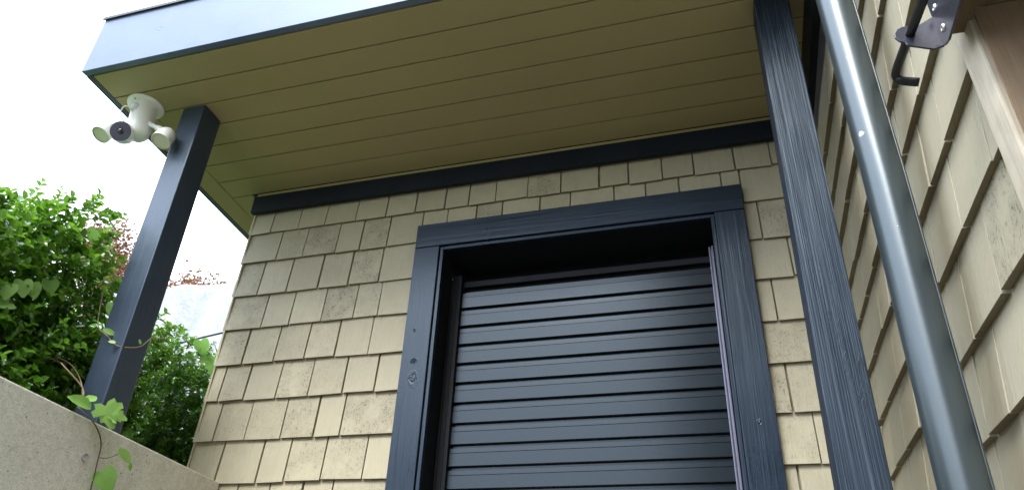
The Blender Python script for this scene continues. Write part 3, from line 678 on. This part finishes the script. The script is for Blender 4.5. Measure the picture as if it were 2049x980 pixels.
def shrub(name, label, cat, n_sprig, inside, bounds, origin, leafL, mat, seed, outward, pairs=(4, 8), group=None, twig_r=0.0012, fill=6000):
    rs = np.random.RandomState(seed); root = thing(name, label, cat, origin, group)
    Cs, Ds, Ns, Ls, Ws, Rn = [], [], [], [], [], []; tw = MB(); cnt = 0
    lo, hi = np.array(bounds[0]), np.array(bounds[1])
    while cnt < n_sprig:
        p = lo + (hi - lo) * rs.rand(3); dep = inside(p)
        if dep < 0: continue
        if rs.rand() > math.exp(-dep / 0.075): continue
        cnt += 1
        d = np.array(outward(p)) * rs.uniform(.3, 1.0) + rs.normal(0, .45, 3) * np.array([1, 1, .7]) + np.array([0, 0, .16]); d /= np.linalg.norm(d)
        npair = rs.randint(*pairs); sp = leafL * rs.uniform(.38, .55); a = np.cross(d, rs.normal(0, 1, 3)); a /= np.linalg.norm(a)
        fresh = rs.rand() < .40; ang = rs.rand() * 3
        q = p.copy(); pts = [q.copy()]; dd = d.copy()
        for k in range(npair):
            dd = dd + rs.normal(0, .08, 3); dd /= np.linalg.norm(dd); q = q + dd * sp; pts.append(q.copy())
            ang += math.pi / 2 + rs.normal(0, .25)
            bq = np.cross(dd, a); bq /= np.linalg.norm(bq); aa = np.cross(bq, dd)
            sd_ = aa * math.cos(ang) + bq * math.sin(ang)
            tip = k / npair
            for sg in (-1, 1):
                ld = dd * (.35 + .5 * tip) + sd_ * sg * .9 + rs.normal(0, .12, 3); ld /= np.linalg.norm(ld)
                nn = dd * .5 + np.array([0, 0, 1.15]) + rs.normal(0, .25, 3); nn -= ld * nn.dot(ld); nn /= np.linalg.norm(nn)
                L_ = leafL * rs.uniform(.75, 1.15) * (1 - .35 * max(0, tip - .6) / .4)
                Cs.append(q); Ds.append(ld); Ns.append(nn); Ls.append(L_); Ws.append(L_ * rs.uniform(.62, .84))
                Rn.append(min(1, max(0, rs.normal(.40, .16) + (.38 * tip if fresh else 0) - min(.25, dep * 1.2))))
        if cnt % 2 == 0: tw.tube([Vector(pts[0]), Vector(pts[len(pts) // 2]), Vector(pts[-1])], [twig_r, twig_r * .8, twig_r * .4], 4, cap=False)
    k = 0
    while k < fill:
        p = lo + (hi - lo) * rs.rand(3); dep = inside(p)
        if dep < 0.06: continue
        k += 1; ld = rs.normal(0, 1, 3) + np.array(outward(p)) * .6; ld /= np.linalg.norm(ld); nn = rs.normal(0, .5, 3) + np.array([0, 0, 1]); nn -= ld * nn.dot(ld); nn /= np.linalg.norm(nn)
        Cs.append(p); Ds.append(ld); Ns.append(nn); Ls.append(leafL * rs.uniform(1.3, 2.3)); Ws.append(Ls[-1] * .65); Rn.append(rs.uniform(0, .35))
    me = leaf_mesh('foliage', *[np.array(v) for v in (Cs, Ds, Ns, Ls, Ws, Rn)])
    link('foliage', me, mat, root)
    # main branches from the ground
    for j in range(14):
        x = rs.uniform(lo[0] + .15, hi[0] - .38); y = rs.uniform(lo[1] + .1, hi[1] - .1); z = lo[2]
        t_ = Vector((x + rs.normal(0, .12), y + rs.normal(0, .12), lo[2] + (hi[2] - lo[2]) * rs.uniform(.5, .75)))
        tw.tube(catmull([(x, y, z), Vector((x, y, z)).lerp(t_, .5) + Vector(rs.normal(0, .03, 3)), t_], 3), [.010, .009, .008, .007, .006, .005, .004], 6, cap=False)
    tw.build('branches', M_TWIG, root)
    return root

def bumpy(x, y, z, s=1.0):
    return (0.045 * math.sin(5.1 * x + 2.3 * z + 1.7) * math.sin(6.7 * y + 0.6) + 0.035 * math.sin(11 * y + 7 * z + 4 * x) + 0.03 * math.sin(13 * z - 9 * y + 1.1)) * s
def top1(y):      # crest of the near hedge along y
    return float(np.interp(y, [-2.6, -0.95, -0.70, -0.62, -0.55, -0.48, -0.36, -0.15], [2.02, 2.02, 2.04, 2.09, 2.06, 1.985, 1.90, 1.88]))
def in1(p):
    x, y, z = p; e = bumpy(x, y, z)
    return min((-1.715 + e) - x, x + 2.65, y + 2.3, (-0.14 + e) - y, top1(y) + e * .8 + 0.08 * min(1, max(0, (-1.75 - x) / .5)) - z, z - 1.36 + .1)
def out1(p):
    x, y, z = p; return np.array([max(0, 1 - (-1.75 - x) / .3), 0.15, max(0, 1 - (top1(y) - z) / .3)]) + np.array([.25, 0, .25])
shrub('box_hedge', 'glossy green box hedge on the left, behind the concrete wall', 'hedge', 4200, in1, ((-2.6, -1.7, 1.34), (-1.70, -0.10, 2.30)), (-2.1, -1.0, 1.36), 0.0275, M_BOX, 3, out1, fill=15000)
def top2(y): return float(np.interp(y, [0.0, 0.2, 0.35, 0.5, 0.7, 1.0, 2.2], [2.15, 2.15, 2.12, 2.085, 2.00, 1.90, 1.82]))
def in2(p):
    x, y, z = p; e = bumpy(x + 3, y + 1, z) * .6
    return min((-2.02 + e) - x, x + 2.75, y - 0.12 + e, 2.3 - y, top2(y) + e * .8 - z, z - 1.30)
def out2(p):
    x, y, z = p; return np.array([max(0, 1 - (-2.0 - x) / .3), -max(0, 1 - (y - .12) / .3), max(0, 1 - (top2(y) - z) / .3)]) + np.array([.15, -.1, .2])
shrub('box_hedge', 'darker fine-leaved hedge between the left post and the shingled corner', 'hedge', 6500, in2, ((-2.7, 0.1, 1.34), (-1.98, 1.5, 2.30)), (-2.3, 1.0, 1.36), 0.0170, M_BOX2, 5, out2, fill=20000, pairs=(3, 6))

# lobed leaves
def vine_leaf(kind, size):
    if kind == 'heart': o = [(0, 0), (.18, -.14), (.42, -.10), (.52, .15), (.48, .42), (.30, .72), (.06, 1.0)]
    elif kind == 'lobed': o = [(0, 0), (.15, -.16), (.40, -.20), (.42, .02), (.62, .10), (.60, .34), (.36, .36), (.40, .62), (.24, .64), (.10, 1.0)]
    else: o = [(0, 0), (.10, .02), (.22, .25), (.25, .5), (.15, .8), (.02, 1.0)]
    r_ = [(x, y) for x, y in o]; l_ = [(-x * .95, y) for x, y in reversed(o[1:])]
    return [(x * size, y * size) for x, y in r_], [(x * size, y * size) for x, y in l_]
vr = random.Random(11)
def add_leaf(parent, kind, base, tipdir, normal, size, name='leaf', mat=None):
    rt, lf = vine_leaf(kind, size); t = Vector(tipdir).normalized(); n = Vector(normal); n = (n - t * n.dot(t)).normalized(); sdv = t.cross(n)
    m_ = MB(); B_ = Vector(base)
    def pt(x, y): return B_ + sdv * x + t * y + n * (abs(x) * .28 - (y / size) ** 2 * size * .12 + vr.uniform(-.02, .02) * size)
    pts = [pt(x, y) for x, y in rt] + [pt(x, y) for x, y in lf]
    mids = [B_ + t * size * f - n * (f ** 2 * size * .12) for f in (0.15, .35, .6, .8)]
    # fan the outline to the nearest midrib point
    m_.v = [tuple(p) for p in pts + mids]; n0 = len(pts); N_ = n0
    def near(i): 
        y = (pts[i] - B_).dot(t) / size
        return n0 + min(range(4), key=lambda k: abs((0.15, .35, .6, .8)[k] - y))
    for i in range(N_ - 0):
        j = (i + 1) % N_; a, c = near(i), near(j)
        m_.f.append((i, j, a)); 
        if a != c: m_.f.append((j, c, a))
    m_.r = [vr.uniform(.35, .95)] * len(m_.f); m_.st = [0] * len(m_.f)
    o = m_.build(name, mat or M_VINE, parent, attrs=True, smooth=True)
    return o
vine = thing('climbing_vine', 'thin climbing vine with pale lobed leaves trailing over the concrete wall', 'vine', (-1.49, -0.5, 1.50))
def stem(name, pts, r, mat): 
    m_ = MB(); m_.tube(catmull(pts, 6), r, 8); return m_.build(name, mat, vine, smooth=True)
stem('stem', [(-1.485, -0.475, 1.30), (-1.485, -0.477, 1.355), (-1.486, -0.482, 1.412), (-1.487, -0.490, 1.465), (-1.486, -0.529, 1.500), (-1.52, -0.560, 1.533)], .0016, M_STEM)
stem('stem', [(-1.52, -0.560, 1.533), (-1.55, -0.530, 1.565), (-1.57, -0.525, 1.60), (-1.62, -0.560, 1.65), (-1.70, -0.504, 1.685), (-1.74, -.53, 1.70)], .0019, M_TWIG)
stem('stem', [(-1.56, -.52, 1.57), (-1.62, -.49, 1.63), (-1.66, -.50, 1.675), (-1.71, -.52, 1.70)], .0014, M_TWIG)
stem('stem', [(-1.487, -0.484, 1.43), (-1.482, -0.460, 1.435), (-1.478, -0.430, 1.455)], .0009, M_STEM)
stem('tendril', [(-1.66, -.49, 1.90), (-1.64, -.485, 1.80), (-1.60, -.480, 1.765), (-1.575, -.479, 1.745), (-1.555, -.479, 1.733), (-1.535, -.455, 1.735), (-1.533, -.42, 1.755), (-1.530, -.395, 1.790), (-1.528, -.365, 1.800), (-1.534, -.352, 1.81), (-1.545, -.356, 1.818)], .0014, M_TWIG)
stem('stem', [(-1.76, -.46, 2.05), (-1.735, -.44, 1.97), (-1.72, -.42, 1.90), (-1.71, -.40, 1.84)], .0018, M_STEM)
camp = Vector((0, -1.9, 1.0))
def L_(kind, base, tip, size, nb=(0, 0, .5), **kw):
    b_ = Vector(base); nn = (camp - b_).normalized() + Vector(nb); return add_leaf(vine, kind, b_, tip, nn, size, **kw)
L_('lobed', (-1.482, -0.518, 1.548), (0.25, .32, -.62), 0.060)
L_('lobed', (-1.476, -0.497, 1.535), (0.3, .75, -.05), 0.042)
L_('oval', (-1.495, -0.545, 1.536), (0.0, -.75, .06), 0.070)
L_('oval', (-1.50, -0.565, 1.545), (-0.1, .55, .42), 0.048)
L_('heart', (-1.482, -0.462, 1.400), (0.25, .40, -.60), 0.055)
L_('oval', (-1.478, -0.440, 1.462), (0.12, .70, -.30), 0.055)
L_('oval', (-1.474, -0.392, 1.440), (0.0, .2, -.60), 0.020)
L_('heart', (-1.715, -.682, 1.840), (.15, .20, -.7), 0.044)
L_('heart', (-1.72, -.652, 1.848), (.1, .35, -.6), 0.040)
L_('heart', (-1.715, -.612, 1.880), (.1, .20, -.7), 0.042)
L_('heart', (-1.71, -.715, 1.812), (.1, .0, -.7), 0.042)
L_('heart', (-1.72, -.690, 1.775), (.1, -.6, -.35), 0.052)
L_('oval', (-1.72, -.56, 2.085), (.1, .45, -.45), 0.075)
L_('oval', (-1.64, -.475, 1.875), (.2, .25, -.7), 0.055)
L_('oval', (-1.60, -.500, 1.775), (.3, .45, -.05), 0.038)
L_('oval', (-1.555, -.486, 1.738), (-.5, -.2, .1), 0.022)
L_('oval', (-1.533, -.425, 1.757), (-.1, -.25, .5), 0.016)
# larger lobed leaves in front of the far hedge
ivy = thing('wild_vine', 'loose climber with larger pale leaves on the far hedge next to the shingles', 'vine', (-1.99, 0.5, 1.8))
m_ = MB(); m_.tube(catmull([(-2.0, .58, 1.36), (-1.97, .56, 1.62), (-1.99, .56, 1.85), (-1.99, .47, 2.05), (-2.0, .40, 2.14)], 6), .002, 8); m_.build('stem', M_TWIG, ivy, smooth=True)
for (b_, t_, s_2, kd) in (((-1.97, .37, 2.08), (.1, .1, -.6), .085, 'lobed'), ((-1.96, .47, 2.03), (.2, .4, -.3), .085, 'lobed'), ((-1.96, .42, 1.93), (.2, .4, -.5), .10, 'lobed'),
                          ((-1.96, .50, 1.98), (.3, .3, -.5), .08, 'heart'), ((-1.97, .44, 1.76), (.1, .6, -.1), .10, 'heart'), ((-1.95, .51, 1.88), (.1, .3, -.6), .09, 'lobed'), ((-1.99, .30, 2.12), (.1, .3, -.6), .06, 'heart')):
    add_leaf(ivy, kd, b_, t_, (camp - Vector(b_)).normalized() + Vector((0, 0, .4)), s_2)

# ------------------------------------------------------------------ maple beyond
mt = thing('maple_tree', 'rust-red maple with sparse crown far behind the left post', 'tree', (-9.3, 6.3, 1.3))
rs = np.random.RandomState(9); tr = MB()
tr.tube(catmull([(-9.3, 6.3, 1.3), (-9.25, 6.25, 3.0), (-9.3, 6.2, 4.6), (-9.5, 6.1, 6.0), (-9.85, 6.05, 7.3)], 4), [.14, .135, .13, .12, .11, .10, .09, .08, .07, .06, .05, .045, .04, .03, .02, .012, .006], 8)
clumps = [((-9.85, 6.0, 7.0), (.16, .3, .45), 1100), ((-9.62, 6.0, 6.75), (.32, .4, .42), 5200), ((-9.35, 6.0, 6.25), (.6, .6, .5), 4600), ((-10.3, 6.2, 6.05), (.6, .6, .38), 900), ((-8.1, 6.1, 5.75), (.65, .6, .42), 1500), ((-7.55, 6.1, 5.85), (.45, .4, .35), 700), ((-7.08, 6.1, 6.02), (.13, .2, .10), 70),
          ((-8.8, 6.2, 5.4), (1.3, .9, .7), 3000), ((-7.3, 6.2, 5.3), (.7, .7, .5), 700), ((-10.6, 6.4, 5.2), (.9, .8, .7), 1200)]
Cs, Ds, Ns, Ls, Ws, Rn = [], [], [], [], [], []
for (c_, r_, n_) in clumps:
    tr.tube(catmull([(-9.3, 6.2, max(3.6, c_[2] - 1.6)), Vector((-9.3, 6.2, c_[2] - .9)).lerp(Vector(c_), .5), c_], 3), [.05, .045, .04, .03, .022, .015, .008], 6)
    for k in range(n_ // 90 + 2):
        e = Vector(c_) + Vector([rs.normal(0, .6) * r_[i] for i in range(3)]); tr.tube([Vector(c_), (Vector(c_) + e) / 2 + Vector(rs.normal(0, .05, 3)), e], [.008, .005, .002], 4)
    sub = [np.array(c_) + rs.normal(0, .55, 3) * np.array(r_) for _ in range(max(3, n_ // 60))]
    for k in range(n_):
        p = sub[rs.randint(len(sub))] + rs.normal(0, .28, 3) * np.array(r_) * np.array([.8, .8, .8])
        d = rs.normal(0, 1, 3); d /= np.linalg.norm(d); nn = rs.normal(0, 1, 3); nn -= d * nn.dot(d); nn /= np.linalg.norm(nn)
        L0 = rs.uniform(.03, .06); Cs.append(p); Ds.append(d); Ns.append(nn); Ls.append(L0); Ws.append(L0 * .7); Rn.append(rs.rand())
tr.build('trunk', M_TRUNK, mt)
link('crown', leaf_mesh('crown', *[np.array(v) for v in (Cs, Ds, Ns, Ls, Ws, Rn)]), M_MAPLE, mt)

# ------------------------------------------------------------------ tarpaulin shelter
tp = thing('tarpaulin_shelter', 'white tarpaulin hung in folds over poles behind the far hedge', 'tarpaulin', (-5.4, 4.3, 1.3))
nu, nv = 90, 60; m_ = MB()
for j in range(nv + 1):
    for i in range(nu + 1):
        u = i / nu; v = j / nv; x = -6.9 + 3.2 * u
        fold = .22 * math.sin(9 * u * 2 + 2.6 * v) * (v + .15) + .10 * math.sin(31 * u + 5 * v * v) * (0.3 + v) + .03 * math.sin(60 * u - 3 * v)
        sag = .05 * math.sin(math.pi * ((u * 3) % 1))
        if v < .3: y = 4.9 - v / .3 * .9; z = 4.74 + .02 * math.sin(v / .3 * 3) - sag
        else: y = 4.0 - .75 * (v - .3) / .7 + fold * (v - .3) * 2.0 + .12 * (u - .5) * v; z = 4.74 - sag - (v - .3) / .7 * 3.1
        m_.v.append((x + .12 * v * math.sin(7 * u), y, z))
for j in range(nv):
    for i in range(nu):
        a = j * (nu + 1) + i; m_.f.append((a, a + 1, a + nu + 2, a + nu + 1)); m_.r.append(0); m_.st.append(0)
c_ = m_.build('cover', M_TARP, tp, smooth=True); so = c_.modifiers.new('thick', 'SOLIDIFY'); so.thickness = .004
for x in (-6.8, -5.3, -3.8):
    for y in (4.1, 4.85):
        m_ = MB(); m_.tube([(x, y, 1.3), (x, y, 4.68)], .022, 10); m_.build('pole', M_DRIP, tp, smooth=True)
m_ = MB(); m_.tube(catmull([(-5.6, 3.45, 3.62), (-5.0, 3.4, 3.70), (-4.4, 3.42, 3.80)], 6), .010, 8); m_.build('rope', M_IRON, tp, smooth=True)
